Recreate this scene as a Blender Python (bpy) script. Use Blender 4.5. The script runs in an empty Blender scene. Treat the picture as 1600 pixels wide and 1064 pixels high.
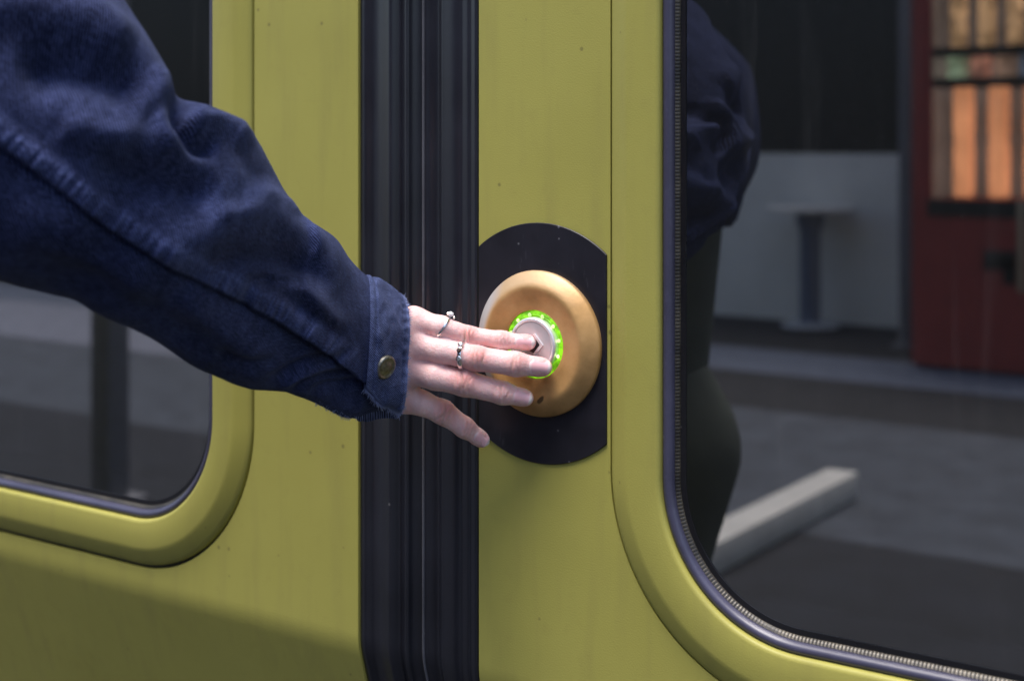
import bpy, bmesh, math, random
import numpy as np
from mathutils import Vector, Matrix, noise

random.seed(7); rng = np.random.default_rng(7)
S = bpy.context.scene
COL = S.collection

# ------------------------------------------------------------------ camera
TH = math.radians(34.8); SN, CS = math.sin(TH), math.cos(TH)
FPX = 2222.0                       # focal length in photo pixels (1600 wide)
CAM = np.array([.51, -.766, 1.30])
cam = bpy.data.cameras.new('camera'); camo = bpy.data.objects.new('camera', cam); COL.objects.link(camo)
camo.location = CAM; camo.rotation_euler = (math.pi/2, 0, TH)
cam.sensor_width = 36; cam.lens = 36*FPX/1600
cam.shift_y = -(532-230)/1600
cam.clip_start = .02; cam.clip_end = 400
cam.dof.use_dof = True; cam.dof.focus_distance = .90; cam.dof.aperture_fstop = 6.3
S.camera = camo

# ------------------------------------------------------------------ world, sun, exposure
w = bpy.data.worlds.new('World'); S.world = w; w.use_nodes = True
nt = w.node_tree; bg = nt.nodes['Background']
sky = nt.nodes.new('ShaderNodeTexSky'); sky.sky_type = 'NISHITA'; sky.sun_disc = False
SUN_EL, SUN_ROT = math.radians(74), math.radians(188)
sky.sun_elevation = SUN_EL; sky.sun_rotation = SUN_ROT
sky.air_density = 1.0; sky.dust_density = 3.0; sky.ozone_density = 1.5
bg.inputs['Strength'].default_value = .15
nt.links.new(sky.outputs['Color'], bg.inputs['Color'])
sun = bpy.data.lights.new('sun', 'SUN'); suno = bpy.data.objects.new('sun', sun); COL.objects.link(suno)
sun.energy = 2.4; sun.angle = math.radians(30); sun.color = (1, .96, .92)
sd = Vector((math.sin(SUN_ROT)*math.cos(SUN_EL), math.cos(SUN_ROT)*math.cos(SUN_EL), math.sin(SUN_EL)))
suno.rotation_euler = sd.to_track_quat('Z', 'Y').to_euler(); suno.location = (0, -4, 8)
S.view_settings.view_transform = 'Standard'; S.view_settings.look = 'None'
S.view_settings.exposure = 0.78; S.view_settings.gamma = 1.0
S.cycles.max_bounces = 8; S.cycles.transparent_max_bounces = 12

# ------------------------------------------------------------------ helpers
def ray(px, py):
    u = px-800.; v = 230.-py
    return np.array([-SN*FPX+CS*u, CS*FPX+SN*u, v])
def W(px, py, off=0.):             # point of a sight line at the distance off in front of the door plane
    r = ray(px, py); t = (-off-CAM[1])/r[1]
    return CAM+r*t
def WD(px, py, D):                 # point of a sight line at the depth D
    return CAM+ray(px, py)*(D/FPX)
def depth(p): return -SN*(p[0]-CAM[0])+CS*(p[1]-CAM[1])
def to_px(P):
    d = P-CAM; dp = -SN*d[..., 0]+CS*d[..., 1]; la = CS*d[..., 0]+SN*d[..., 1]
    return 800+FPX*la/dp, 230-FPX*d[..., 2]/dp

def link(name, me, mats=None, parent=None, smooth=True, angle=None):
    o = bpy.data.objects.new(name, me); COL.objects.link(o)
    if mats is not None:
        for m in (mats if isinstance(mats, (list, tuple)) else [mats]): me.materials.append(m)
    if smooth:
        me.polygons.foreach_set('use_smooth', [True]*len(me.polygons))
        if angle: me.set_sharp_from_angle(angle=math.radians(angle))
    if parent: o.parent = parent
    return o
def mesh(name, V, F_, UV=None):
    me = bpy.data.meshes.new(name)
    me.from_pydata([tuple(map(float, v)) for v in V], [], [tuple(map(int, f)) for f in F_])
    if UV is not None:
        l = me.uv_layers.new(name='UVMap'); li = np.empty(len(me.loops), int); me.loops.foreach_get('vertex_index', li)
        l.data.foreach_set('uv', np.asarray(UV, float)[li].ravel())
    me.validate(); me.update(); return me
def tag(o, label=None, cat=None, group=None, kind=None):
    if label: o['label'] = label
    if cat: o['category'] = cat
    if group: o['group'] = group
    if kind: o['kind'] = kind
    return o
def empty(name, loc=(0, 0, 0)):
    o = bpy.data.objects.new(name, None); COL.objects.link(o); o.location = loc; o.empty_display_size = .2; return o
class MB:
    def __init__(s): s.V = []; s.F = []; s.UV = []
    def add(s, V, F_, UV=None):
        n = len(s.V); s.V += [tuple(v) for v in V]; s.F += [tuple(i+n for i in f) for f in F_]
        s.UV += [tuple(u) for u in UV] if UV is not None else [(v[0]+v[1], v[2]) for v in V]
    def box(s, a, b, bev=0):
        bm = bmesh.new(); bmesh.ops.create_cube(bm, size=1)
        c = [(a[i]+b[i])/2 for i in range(3)]; d = [b[i]-a[i] for i in range(3)]
        for v in bm.verts: v.co = Vector([c[i]+v.co[i]*d[i] for i in range(3)])
        if bev: bmesh.ops.bevel(bm, geom=bm.edges[:], offset=bev, segments=2, profile=.5, affect='EDGES')
        bm.verts.index_update(); s.add([v.co[:] for v in bm.verts], [[v.index for v in f.verts] for f in bm.faces]); bm.free()
    def lathe(s, prof, c, axis='z', n=64, cap=True):   # prof: (radius, height)
        V = []; F_ = []
        for (r, h) in prof:
            for k in range(n):
                a = 2*math.pi*k/n; x, y = r*math.cos(a), r*math.sin(a)
                V.append((c[0]+x, c[1]+y, c[2]+h) if axis == 'z' else (c[0]+x, c[1]-h, c[2]+y))
        m = len(prof)
        for i in range(m-1):
            for k in range(n):
                k2 = (k+1) % n; F_.append((i*n+k, i*n+k2, (i+1)*n+k2, (i+1)*n+k))
        if cap:
            F_.append(tuple(reversed(range(n)))); F_.append(tuple((m-1)*n+k for k in range(n)))
        s.add(V, F_)
    def tube(s, pts, rad, n=8, cap=True):
        pts = [Vector(p) for p in pts]; V = []; F_ = []
        rad = rad if isinstance(rad, (list, tuple)) else [rad]*len(pts)
        ref = Vector((.3, .2, .9))
        for i, p in enumerate(pts):
            t = (pts[min(i+1, len(pts)-1)]-pts[max(i-1, 0)]).normalized()
            x = t.cross(ref).normalized(); y = t.cross(x)
            for k in range(n):
                a = 2*math.pi*k/n; V.append(p+(x*math.cos(a)+y*math.sin(a))*rad[i])
        for i in range(len(pts)-1):
            for k in range(n):
                k2 = (k+1) % n; F_.append((i*n+k, i*n+k2, (i+1)*n+k2, (i+1)*n+k))
        if cap: F_.append(tuple(reversed(range(n)))); F_.append(tuple((len(pts)-1)*n+k for k in range(n)))
        s.add([v[:] for v in V], F_)
    def build(s, name, mat, parent=None, smooth=True, angle=35):
        me = mesh(name, s.V, s.F, s.UV)
        bm = bmesh.new(); bm.from_mesh(me); bmesh.ops.recalc_face_normals(bm, faces=bm.faces); bm.to_mesh(me); bm.free()
        return link(name, me, mat, parent, smooth, angle)

# ------------------------------------------------------------------ materials
def nmat(name):
    m = bpy.data.materials.new(name); m.use_nodes = True
    n = m.node_tree; return m, n, n.nodes['Principled BSDF']
def nd(n, typ, **kw):
    o = n.nodes.new(typ)
    for k, v in kw.items():
        if hasattr(o, k): setattr(o, k, v)
        else: o.inputs[k].default_value = v
    return o
def math_(n, op, a, b=None, clamp=False):
    o = n.nodes.new('ShaderNodeMath'); o.operation = op; o.use_clamp = clamp
    for i, x in enumerate((a, b)):
        if x is None: continue
        if isinstance(x, (int, float)): o.inputs[i].default_value = x
        else: n.links.new(x, o.inputs[i])
    return o.outputs[0]
def ramp(n, fac, stops):
    r = n.nodes.new('ShaderNodeValToRGB'); e = r.color_ramp.elements
    e[0].position, e[0].color = stops[0][0], (*stops[0][1], 1); e[1].position, e[1].color = stops[-1][0], (*stops[-1][1], 1)
    for p, c in stops[1:-1]:
        k = e.new(p); k.color = (*c, 1)
    n.links.new(fac, r.inputs['Fac']); return r.outputs['Color']
def mixc(n, fac, a, b):
    o = n.nodes.new('ShaderNodeMix'); o.data_type = 'RGBA'
    for s, x in (('Factor', fac), ('A', a), ('B', b)):
        i = [q for q in o.inputs if q.name == s and (q.type == 'RGBA' if s != 'Factor' else q.type == 'VALUE')][0]
        if isinstance(x, (int, float)): i.default_value = x
        elif isinstance(x, tuple): i.default_value = (*x, 1)
        else: n.links.new(x, i)
    return [q for q in o.outputs if q.type == 'RGBA'][0]
def bump(n, b, h, strength=.3, dist=.001):
    o = n.nodes.new('ShaderNodeBump'); o.inputs['Strength'].default_value = strength; o.inputs['Distance'].default_value = dist
    n.links.new(h, o.inputs['Height']); n.links.new(o.outputs[0], b.inputs['Normal'])
def coords(n, kind='Object'):
    return n.nodes.new('ShaderNodeTexCoord').outputs[kind]
def noise_t(n, co, scale, detail=3, rough=.55):
    o = n.nodes.new('ShaderNodeTexNoise'); o.inputs['Scale'].default_value = scale; o.inputs['Detail'].default_value = detail
    o.inputs['Roughness'].default_value = rough; n.links.new(co, o.inputs['Vector']); return o.outputs['Fac']
def simple(name, c, rough=.5, metal=0, var=.12, scale=30, spec=.5, bmp=0, bscale=400):
    m, n, b = nmat(name); co = coords(n)
    f = noise_t(n, co, scale)
    col = ramp(n, f, [(.3, tuple(x*(1-var) for x in c)), (.7, tuple(min(1, x*(1+var)) for x in c))])
    n.links.new(col, b.inputs['Base Color']); b.inputs['Roughness'].default_value = rough; b.inputs['Metallic'].default_value = metal
    b.inputs['Specular IOR Level'].default_value = spec
    if bmp: bump(n, b, noise_t(n, co, bscale, 2), bmp, .0005)
    return m
def specks(n, co, scale, lo, hi):
    """rare small specks: 1 inside a speck"""
    v = n.nodes.new('ShaderNodeTexVoronoi'); v.inputs['Scale'].default_value = scale; n.links.new(co, v.inputs['Vector'])
    sep = n.nodes.new('ShaderNodeSeparateColor'); n.links.new(v.outputs['Color'], sep.inputs[0])
    size = math_(n, 'MULTIPLY', math_(n, 'GREATER_THAN', sep.outputs[0], lo), math_(n, 'MULTIPLY', sep.outputs[1], hi))
    d = math_(n, 'SUBTRACT', size, v.outputs['Distance'])
    return math_(n, 'MULTIPLY', d, 12., True)

def paint():
    m, n, b = nmat('ochre_paint'); co = coords(n)
    f = noise_t(n, co, 5, 5); g = noise_t(n, co, 60, 4)
    base = ramp(n, f, [(.3, (.335, .310, .072)), (.7, (.385, .358, .088))])
    mp = n.nodes.new('ShaderNodeMapping'); mp.inputs['Scale'].default_value = (60, 60, 7); n.links.new(co, mp.inputs[0])
    streak = noise_t(n, mp.outputs[0], 1, 4)
    base = mixc(n, math_(n, 'MULTIPLY', math_(n, 'SUBTRACT', streak, .50, True), 1.1), base, (.24, .215, .07))
    base = mixc(n, math_(n, 'MULTIPLY', math_(n, 'SUBTRACT', g, .58, True), .9), base, (.25, .22, .06))
    s1 = specks(n, co, 95, .87, .18); s2 = specks(n, co, 26, .90, .060)
    base = mixc(n, math_(n, 'MULTIPLY', s1, .5), base, (.09, .075, .035))
    base = mixc(n, math_(n, 'MULTIPLY', s2, .85), base, (.06, .05, .03))
    n.links.new(base, b.inputs['Base Color'])
    r = math_(n, 'ADD', math_(n, 'MULTIPLY', g, .18), .36); n.links.new(r, b.inputs['Roughness'])
    b.inputs['Specular IOR Level'].default_value = .3
    h = math_(n, 'ADD', math_(n, 'MULTIPLY', noise_t(n, co, 900, 2), .25), noise_t(n, co, 9, 2))
    mp3 = n.nodes.new('ShaderNodeMapping'); mp3.inputs['Scale'].default_value = (9, 9, 130); mp3.inputs['Rotation'].default_value = (.0, .35, 0); n.links.new(co, mp3.inputs[0])
    scr = math_(n, 'MULTIPLY', math_(n, 'SUBTRACT', noise_t(n, mp3.outputs[0], 1, 2), .70, True), 3, True)
    base2 = mixc(n, math_(n, 'MULTIPLY', scr, .5), base, (.17, .15, .07)); n.links.new(base2, b.inputs['Base Color'])
    bump(n, b, h, .35, .0012)
    return m
PAINT = paint()

def rubber(name, c, rough, sp=.5):
    m, n, b = nmat(name); co = coords(n)
    mp = n.nodes.new('ShaderNodeMapping'); mp.inputs['Scale'].default_value = (1, 1, .05); n.links.new(co, mp.inputs[0])
    st = noise_t(n, mp.outputs[0], 90, 2); bl = noise_t(n, co, 14, 4); fn = noise_t(n, co, 260, 3)
    col = ramp(n, bl, [(.3, tuple(x*.75 for x in c)), (.7, tuple(x*1.3 for x in c))])
    col = mixc(n, math_(n, 'MULTIPLY', math_(n, 'SUBTRACT', fn, .56, True), .8), col, tuple(x*2.6 for x in c))
    col = mixc(n, math_(n, 'MULTIPLY', specks(n, co, 120, .93, .2), .5), col, (.2, .2, .2))
    n.links.new(col, b.inputs['Base Color'])
    n.links.new(math_(n, 'ADD', math_(n, 'MULTIPLY', bl, .2), rough-.1), b.inputs['Roughness'])
    b.inputs['Specular IOR Level'].default_value = sp
    bump(n, b, math_(n, 'ADD', math_(n, 'MULTIPLY', st, .25), fn), .10, .0004)
    return m
RUBBER = rubber('black_rubber', (.011, .0115, .0175), .34, .6)
GASKET = rubber('gasket_rubber', (.046, .045, .078), .34, .6)
LIP = rubber('pale_rubber_lip', (.11, .108, .12), .45)  # paler rubber for the thin lip between the seals
FRIT = rubber('black_edge', (.008, .008, .010), .3)

def bead():
    m, n, b = nmat('dotted_bead'); uv = coords(n, 'UV')
    sp = n.nodes.new('ShaderNodeSeparateXYZ'); n.links.new(uv, sp.inputs[0])
    fu = math_(n, 'SINE', math_(n, 'MULTIPLY', sp.outputs[0], 2*math.pi/.0022))
    fv = math_(n, 'SINE', math_(n, 'MULTIPLY', sp.outputs[1], math.pi))
    d = math_(n, 'MULTIPLY', math_(n, 'ADD', math_(n, 'MULTIPLY', fu, .5), .5), fv)
    k = ramp(n, d, [(.58, (0, 0, 0)), (.74, (1, 1, 1))])
    co = coords(n); dirt = noise_t(n, co, 60, 4)
    col = mixc(n, math_(n, 'MULTIPLY', k, .8), ramp(n, dirt, [(.35, (.030, .027, .023)), (.65, (.095, .082, .062))]), (.012, .012, .013))
    n.links.new(col, b.inputs['Base Color']); b.inputs['Roughness'].default_value = .35; b.inputs['Metallic'].default_value = .35
    bump(n, b, math_(n, 'MULTIPLY', d, -1), .35, .0004)
    return m
BEAD = bead()

def glass():
    m, n, b = nmat('tinted_glass'); co = coords(n)
    out = n.nodes['Material Output']; n.nodes.remove(b)
    tr = nd(n, 'ShaderNodeBsdfTransparent'); tr.inputs[0].default_value = (.30, .32, .34, 1)
    gl = nd(n, 'ShaderNodeBsdfGlossy'); gl.inputs['Roughness'].default_value = .0; gl.inputs[0].default_value = (1, 1, 1, 1)
    df = nd(n, 'ShaderNodeBsdfDiffuse'); df.inputs[0].default_value = (.42, .42, .42, 1)
    lw = nd(n, 'ShaderNodeFresnel'); lw.inputs['IOR'].default_value = 3.0
    mx = nd(n, 'ShaderNodeMixShader'); n.links.new(lw.outputs[0], mx.inputs[0]); n.links.new(tr.outputs[0], mx.inputs[1]); n.links.new(gl.outputs[0], mx.inputs[2])
    s = math_(n, 'ADD', math_(n, 'MULTIPLY', specks(n, co, 230, .84, .17), .22), math_(n, 'MULTIPLY', specks(n, co, 520, .70, .26), .13))
    mp = n.nodes.new('ShaderNodeMapping'); mp.inputs['Scale'].default_value = (70, 70, 6); n.links.new(co, mp.inputs[0])
    stv = math_(n, 'MULTIPLY', math_(n, 'SUBTRACT', noise_t(n, mp.outputs[0], 1, 5), .55, True), .10)
    dirt = math_(n, 'ADD', math_(n, 'ADD', s, stv), .012)
    mx2 = nd(n, 'ShaderNodeMixShader'); n.links.new(dirt, mx2.inputs[0]); n.links.new(mx.outputs[0], mx2.inputs[1]); n.links.new(df.outputs[0], mx2.inputs[2])
    n.links.new(mx2.outputs[0], out.inputs['Surface'])
    return m
GLASS = glass()

def plate_mat():
    m, n, b = nmat('black_plate'); co = coords(n)
    g = noise_t(n, co, 40, 4)
    mp = n.nodes.new('ShaderNodeMapping'); mp.inputs['Scale'].default_value = (400, 400, 60); mp.inputs['Rotation'].default_value = (0, .5, 0); n.links.new(co, mp.inputs[0])
    sc = math_(n, 'SUBTRACT', noise_t(n, mp.outputs[0], 1, 2), .68, True)
    col = ramp(n, g, [(.3, (.010, .010, .014)), (.7, (.018, .017, .024))])
    col = mixc(n, math_(n, 'MULTIPLY', sc, 2.2, True), col, (.10, .10, .12))
    col = mixc(n, math_(n, 'MULTIPLY', specks(n, co, 130, .85, .16), .6), col, (.22, .22, .24))
    n.links.new(col, b.inputs['Base Color']); b.inputs['Roughness'].default_value = .42; b.inputs['Specular IOR Level'].default_value = .35
    return m
PLATE = plate_mat()

def bronze():
    m, n, b = nmat('bronze'); co = coords(n)
    g = noise_t(n, co, 45, 5); h = noise_t(n, co, 300, 3)
    col = ramp(n, g, [(.28, (.41, .235, .085)), (.5, (.56, .325, .125)), (.72, (.66, .40, .17))])
    # sky reflection painted as a pale, greyish arc on the upper left rim; one dark scuff
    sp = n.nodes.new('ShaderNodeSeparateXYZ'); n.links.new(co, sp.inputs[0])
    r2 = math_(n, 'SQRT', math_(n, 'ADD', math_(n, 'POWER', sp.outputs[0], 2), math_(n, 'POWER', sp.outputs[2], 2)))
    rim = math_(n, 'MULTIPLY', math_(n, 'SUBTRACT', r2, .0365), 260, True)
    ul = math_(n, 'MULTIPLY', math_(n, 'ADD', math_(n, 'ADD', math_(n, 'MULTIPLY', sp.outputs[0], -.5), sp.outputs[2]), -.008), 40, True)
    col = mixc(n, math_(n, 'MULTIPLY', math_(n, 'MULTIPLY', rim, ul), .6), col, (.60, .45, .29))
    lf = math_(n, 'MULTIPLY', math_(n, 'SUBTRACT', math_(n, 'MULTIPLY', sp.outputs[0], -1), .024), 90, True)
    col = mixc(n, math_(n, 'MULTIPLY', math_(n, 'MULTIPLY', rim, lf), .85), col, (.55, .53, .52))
    dx = math_(n, 'SUBTRACT', sp.outputs[0], .0068); dz = math_(n, 'ADD', sp.outputs[2], .0345)
    dxx = math_(n, 'ADD', dx, math_(n, 'MULTIPLY', dz, -.55))
    dd = math_(n, 'SQRT', math_(n, 'ADD', math_(n, 'POWER', math_(n, 'MULTIPLY', dxx, 1.5), 2), math_(n, 'POWER', dz, 2)))
    dd = math_(n, 'ADD', dd, math_(n, 'MULTIPLY', math_(n, 'SUBTRACT', h, .5), .003))
    k = math_(n, 'MULTIPLY', math_(n, 'SUBTRACT', .0034, dd), 700, True)
    col = mixc(n, math_(n, 'MULTIPLY', k, .85), col, (.05, .03, .015))
    col = mixc(n, math_(n, 'MULTIPLY', specks(n, co, 140, .88, .16), .55), col, (.10, .06, .03))
    n.links.new(col, b.inputs['Base Color']); b.inputs['Metallic'].default_value = .52
    n.links.new(math_(n, 'ADD', math_(n, 'MULTIPLY', g, .25), .42), b.inputs['Roughness'])
    bump(n, b, h, .25, .0005)
    return m
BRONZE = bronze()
ALU = simple('brushed_metal', (.60, .555, .565), .42, .5, .08, 90, bmp=.15)
ALU_RIM = simple('pale_metal_rim', (.80, .79, .80), .28, .5, .05, 90)
DARKMARK = simple('dark_mark', (.02, .02, .025), .35)
SILVER = simple('silver', (.80, .79, .78), .18, 1, .05, 400)
STONE = simple('clear_stone', (.85, .85, .88), .05, 0, .05, 900, spec=1)

def emis(name, c, s, base=(.1, .1, .1), var=None):
    m, n, b = nmat(name); b.inputs['Base Color'].default_value = (*base, 1); b.inputs['Roughness'].default_value = .3
    b.inputs['Emission Strength'].default_value = s
    co = coords(n); f = noise_t(n, co, var or 220, 3)
    n.links.new(ramp(n, f, [(.35, tuple(x*.25 for x in c)), (.65, c)]), b.inputs['Emission Color'])
    return m
LEDRING = emis('green_light_ring', (.30, .80, .01), .70, (.05, .2, .01))
LED = emis('green_led', (.70, 1, .35), 1.3, (.2, .3, .1))

def skin():
    m, n, b = nmat('skin'); co = coords(n)
    at = n.nodes.new('ShaderNodeAttribute'); at.attribute_name = 'red'
    f = noise_t(n, co, 130, 5); g = noise_t(n, co, 40, 3)
    base = ramp(n, f, [(.3, (.76, .475, .465)), (.7, (.85, .605, .59))])
    base = mixc(n, math_(n, 'MULTIPLY', math_(n, 'SUBTRACT', g, .5, True), 1.6), base, (.68, .34, .33))
    sp = n.nodes.new('ShaderNodeSeparateColor'); n.links.new(at.outputs['Color'], sp.inputs[0])
    base = mixc(n, math_(n, 'MULTIPLY', sp.outputs[0], .75, True), base, (.60, .21, .20))
    base = mixc(n, math_(n, 'MULTIPLY', sp.outputs[1], .75, True), base, (.50, .28, .22))
    n.links.new(base, b.inputs['Base Color'])
    b.inputs['Roughness'].default_value = .48; b.inputs['Specular IOR Level'].default_value = .4
    b.inputs['Subsurface Weight'].default_value = .5; b.inputs['Subsurface Radius'].default_value = (.008, .003, .002); b.inputs['Subsurface Scale'].default_value = .45
    v = n.nodes.new('ShaderNodeTexVoronoi'); v.inputs['Scale'].default_value = 900; n.links.new(co, v.inputs['Vector'])
    h = math_(n, 'ADD', math_(n, 'MULTIPLY', v.outputs['Distance'], .9), math_(n, 'MULTIPLY', noise_t(n, co, 330, 5), 1.8))
    h = math_(n, 'ADD', h, math_(n, 'MULTIPLY', sp.outputs[1], -1.6))
    bump(n, b, h, .35, .0005)
    return m
SKIN = skin()
def nail_m():
    m, n, b = nmat('nail'); uv = coords(n, 'UV')
    sp = n.nodes.new('ShaderNodeSeparateXYZ'); n.links.new(uv, sp.inputs[0])
    col = ramp(n, sp.outputs[1], [(0, (.84, .66, .65)), (.16, (.80, .45, .47)), (.80, (.82, .47, .50)), (.90, (.90, .80, .77))])
    n.links.new(col, b.inputs['Base Color']); b.inputs['Roughness'].default_value = .3; b.inputs['Coat Weight'].default_value = .15
    return m
NAIL = nail_m()

def denim(name, dark, mid, light, twill=1.0):
    m, n, b = nmat(name); uv = coords(n, 'UV'); co = coords(n)
    mp = n.nodes.new('ShaderNodeMapping'); mp.inputs['Rotation'].default_value = (0, 0, math.radians(38)); n.links.new(uv, mp.inputs[0])
    sp = n.nodes.new('ShaderNodeSeparateXYZ'); n.links.new(mp.outputs[0], sp.inputs[0])
    wob = noise_t(n, uv, 300, 2)
    ph = math_(n, 'ADD', math_(n, 'MULTIPLY', sp.outputs[0], 2*math.pi/.00135), math_(n, 'MULTIPLY', wob, 5))
    line = math_(n, 'ADD', math_(n, 'MULTIPLY', math_(n, 'SINE', ph), .5), .5)
    mp2 = n.nodes.new('ShaderNodeMapping'); mp2.inputs['Rotation'].default_value = (0, 0, math.radians(38)); mp2.inputs['Scale'].default_value = (1100, 260, 1); n.links.new(uv, mp2.inputs[0])
    fib = noise_t(n, mp2.outputs[0], 1, 3, .7)
    big = noise_t(n, uv, 22, 5); med = noise_t(n, uv, 120, 4)
    t = math_(n, 'ADD', math_(n, 'MULTIPLY', line, .44*twill), math_(n, 'MULTIPLY', math_(n, 'SUBTRACT', fib, .24), .85))
    t = math_(n, 'ADD', t, math_(n, 'MULTIPLY', math_(n, 'SUBTRACT', big, .5), .38))
    t = math_(n, 'ADD', t, math_(n, 'MULTIPLY', math_(n, 'SUBTRACT', med, .5), .35))
    at = n.nodes.new('ShaderNodeAttribute'); at.attribute_name = 'wear'
    t = math_(n, 'ADD', t, math_(n, 'MULTIPLY', at.outputs['Fac'], .45))
    col = ramp(n, t, [(.18, dark), (.50, mid), (.95, light)])
    n.links.new(col, b.inputs['Base Color']); b.inputs['Roughness'].default_value = .9; b.inputs['Specular IOR Level'].default_value = .1
    b.inputs['Sheen Weight'].default_value = .12; b.inputs['Sheen Roughness'].default_value = .5; b.inputs['Sheen Tint'].default_value = (.45, .55, 1, 1)
    h = math_(n, 'ADD', math_(n, 'MULTIPLY', line, .6), fib)
    bump(n, b, h, .6, .0007)
    return m
DENIM = denim('denim', (.004, .0055, .017), (.018, .0245, .072), (.115, .145, .34))
DENIM_CUFF = denim('denim_cuff', (.005, .007, .022), (.021, .029, .086), (.17, .215, .44), 1.4)
THREAD = simple('frayed_thread', (.24, .29, .52), .9)
BRASS = simple('aged_brass', (.22, .213, .19), .35, .9, .4, 500, bmp=.8, bscale=900)

# ------------------------------------------------------------------ setting: platform and sky
CONC = simple('platform_concrete', (.062, .072, .092), .8, 0, .25, 6, bmp=.5, bscale=90)
ASPH = simple('asphalt', (.017, .018, .023), .85, 0, .3, 8, bmp=.6, bscale=90)
STRIPE = simple('pale_paving', (.10, .12, .17), .75, 0, .15, 9)
def sheet(name, x0, x1, y0, y1, z, mat, nx=1):
    me = mesh(name, [(x0, y0, z), (x1, y0, z), (x1, y1, z), (x0, y1, z)], [(0, 1, 2, 3)])
    return tag(link(name, me, mat, None, False), kind='structure')
sheet('ground', -150, 150, -150, 150, -1.05, ASPH)
mb = MB(); mb.box((-40, -60, -1.0), (40, -.09, 0)); tag(mb.build('platform', ASPH), kind='structure')
sheet('platform_paving', -40, 40, -5.7, -3.7, .004, CONC)
sheet('platform_edge', -40, 40, -3.695, -.10, .004, simple('dark_paving', (.013, .015, .022), .8, 0, .3, 5, bmp=.5, bscale=90))
sheet('guidance_strip', -40, 40, -7.65, -6.75, .004, STRIPE)

sheet('pale_paving', -13, -4.3, -6.7, -5.25, .008, simple('light_paving', (.17, .18, .23), .75, 0, .15, 9))
# ------------------------------------------------------------------ train
train = tag(empty('train', (0, 0, 0)), 'ochre yellow railcar with closed double doors, dark tinted windows and black rubber door seals', 'train')
ZC = .955; TB = math.tan(math.radians(16.5))
def skinpt(x, z, h=0.):            # door skin: plumb above the waist crease, raking inward below it
    d = ZC-z
    y = 0 if d <= 0 else (TB*d*d/(2*.018) if d < .018 else TB*(d-.009))
    return (x, y-h, z)
ZS = [.10, .3, .5, .7, .8, .88, .915]+[ZC-.018*k/8 for k in range(8, -1, -1)]

def rrect(x0, x1, z0, z1, r, o=0., n=28):      # closed loop, offset outward by o, starting on the lower right arc
    x0 -= o; x1 += o; z0 -= o; z1 += o; r = max(r+o, .001); P = []
    for cx, cz, a0 in ((x1-r, z0+r, -90), (x1-r, z1-r, 0), (x0+r, z1-r, 90), (x0+r, z0+r, 180)):
        for k in range(n+1):
            a = math.radians(a0+90*k/n); P.append((cx+r*math.cos(a), cz+r*math.sin(a)))
    return P
def rloft(name, win, prof, mat, parent, angle=40, bead_uv=False):   # prof: (offset from the inner frame edge, height)
    V = []; F_ = []; UV = []
    loops = [(lambda l: l+l[:1])(rrect(*win, o)) for o, h in prof]; n = len(loops[0])
    L = [0]
    for k in range(1, n): L.append(L[-1]+math.dist(loops[0][k], loops[0][k-1]))
    for i, (o, h) in enumerate(prof):
        for k, (x, z) in enumerate(loops[i]):
            V.append((x, -h, z)); UV.append((L[k], i/(len(prof)-1)))
    for i in range(len(prof)-1):
        for k in range(n-1): F_.append((i*n+k, i*n+k+1, (i+1)*n+k+1, (i+1)*n+k))
    me = mesh(name, V, F_, UV)
    bm = bmesh.new(); bm.from_mesh(me); bmesh.ops.remove_doubles(bm, verts=bm.verts, dist=1e-6); bmesh.ops.recalc_face_normals(bm, faces=bm.faces)
    if sum(f.normal.y*f.calc_area() for f in bm.faces) > 0: bmesh.ops.reverse_faces(bm, faces=bm.faces)
    bm.to_mesh(me); bm.free()
    return link(name, me, mat, parent, True, angle)

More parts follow.
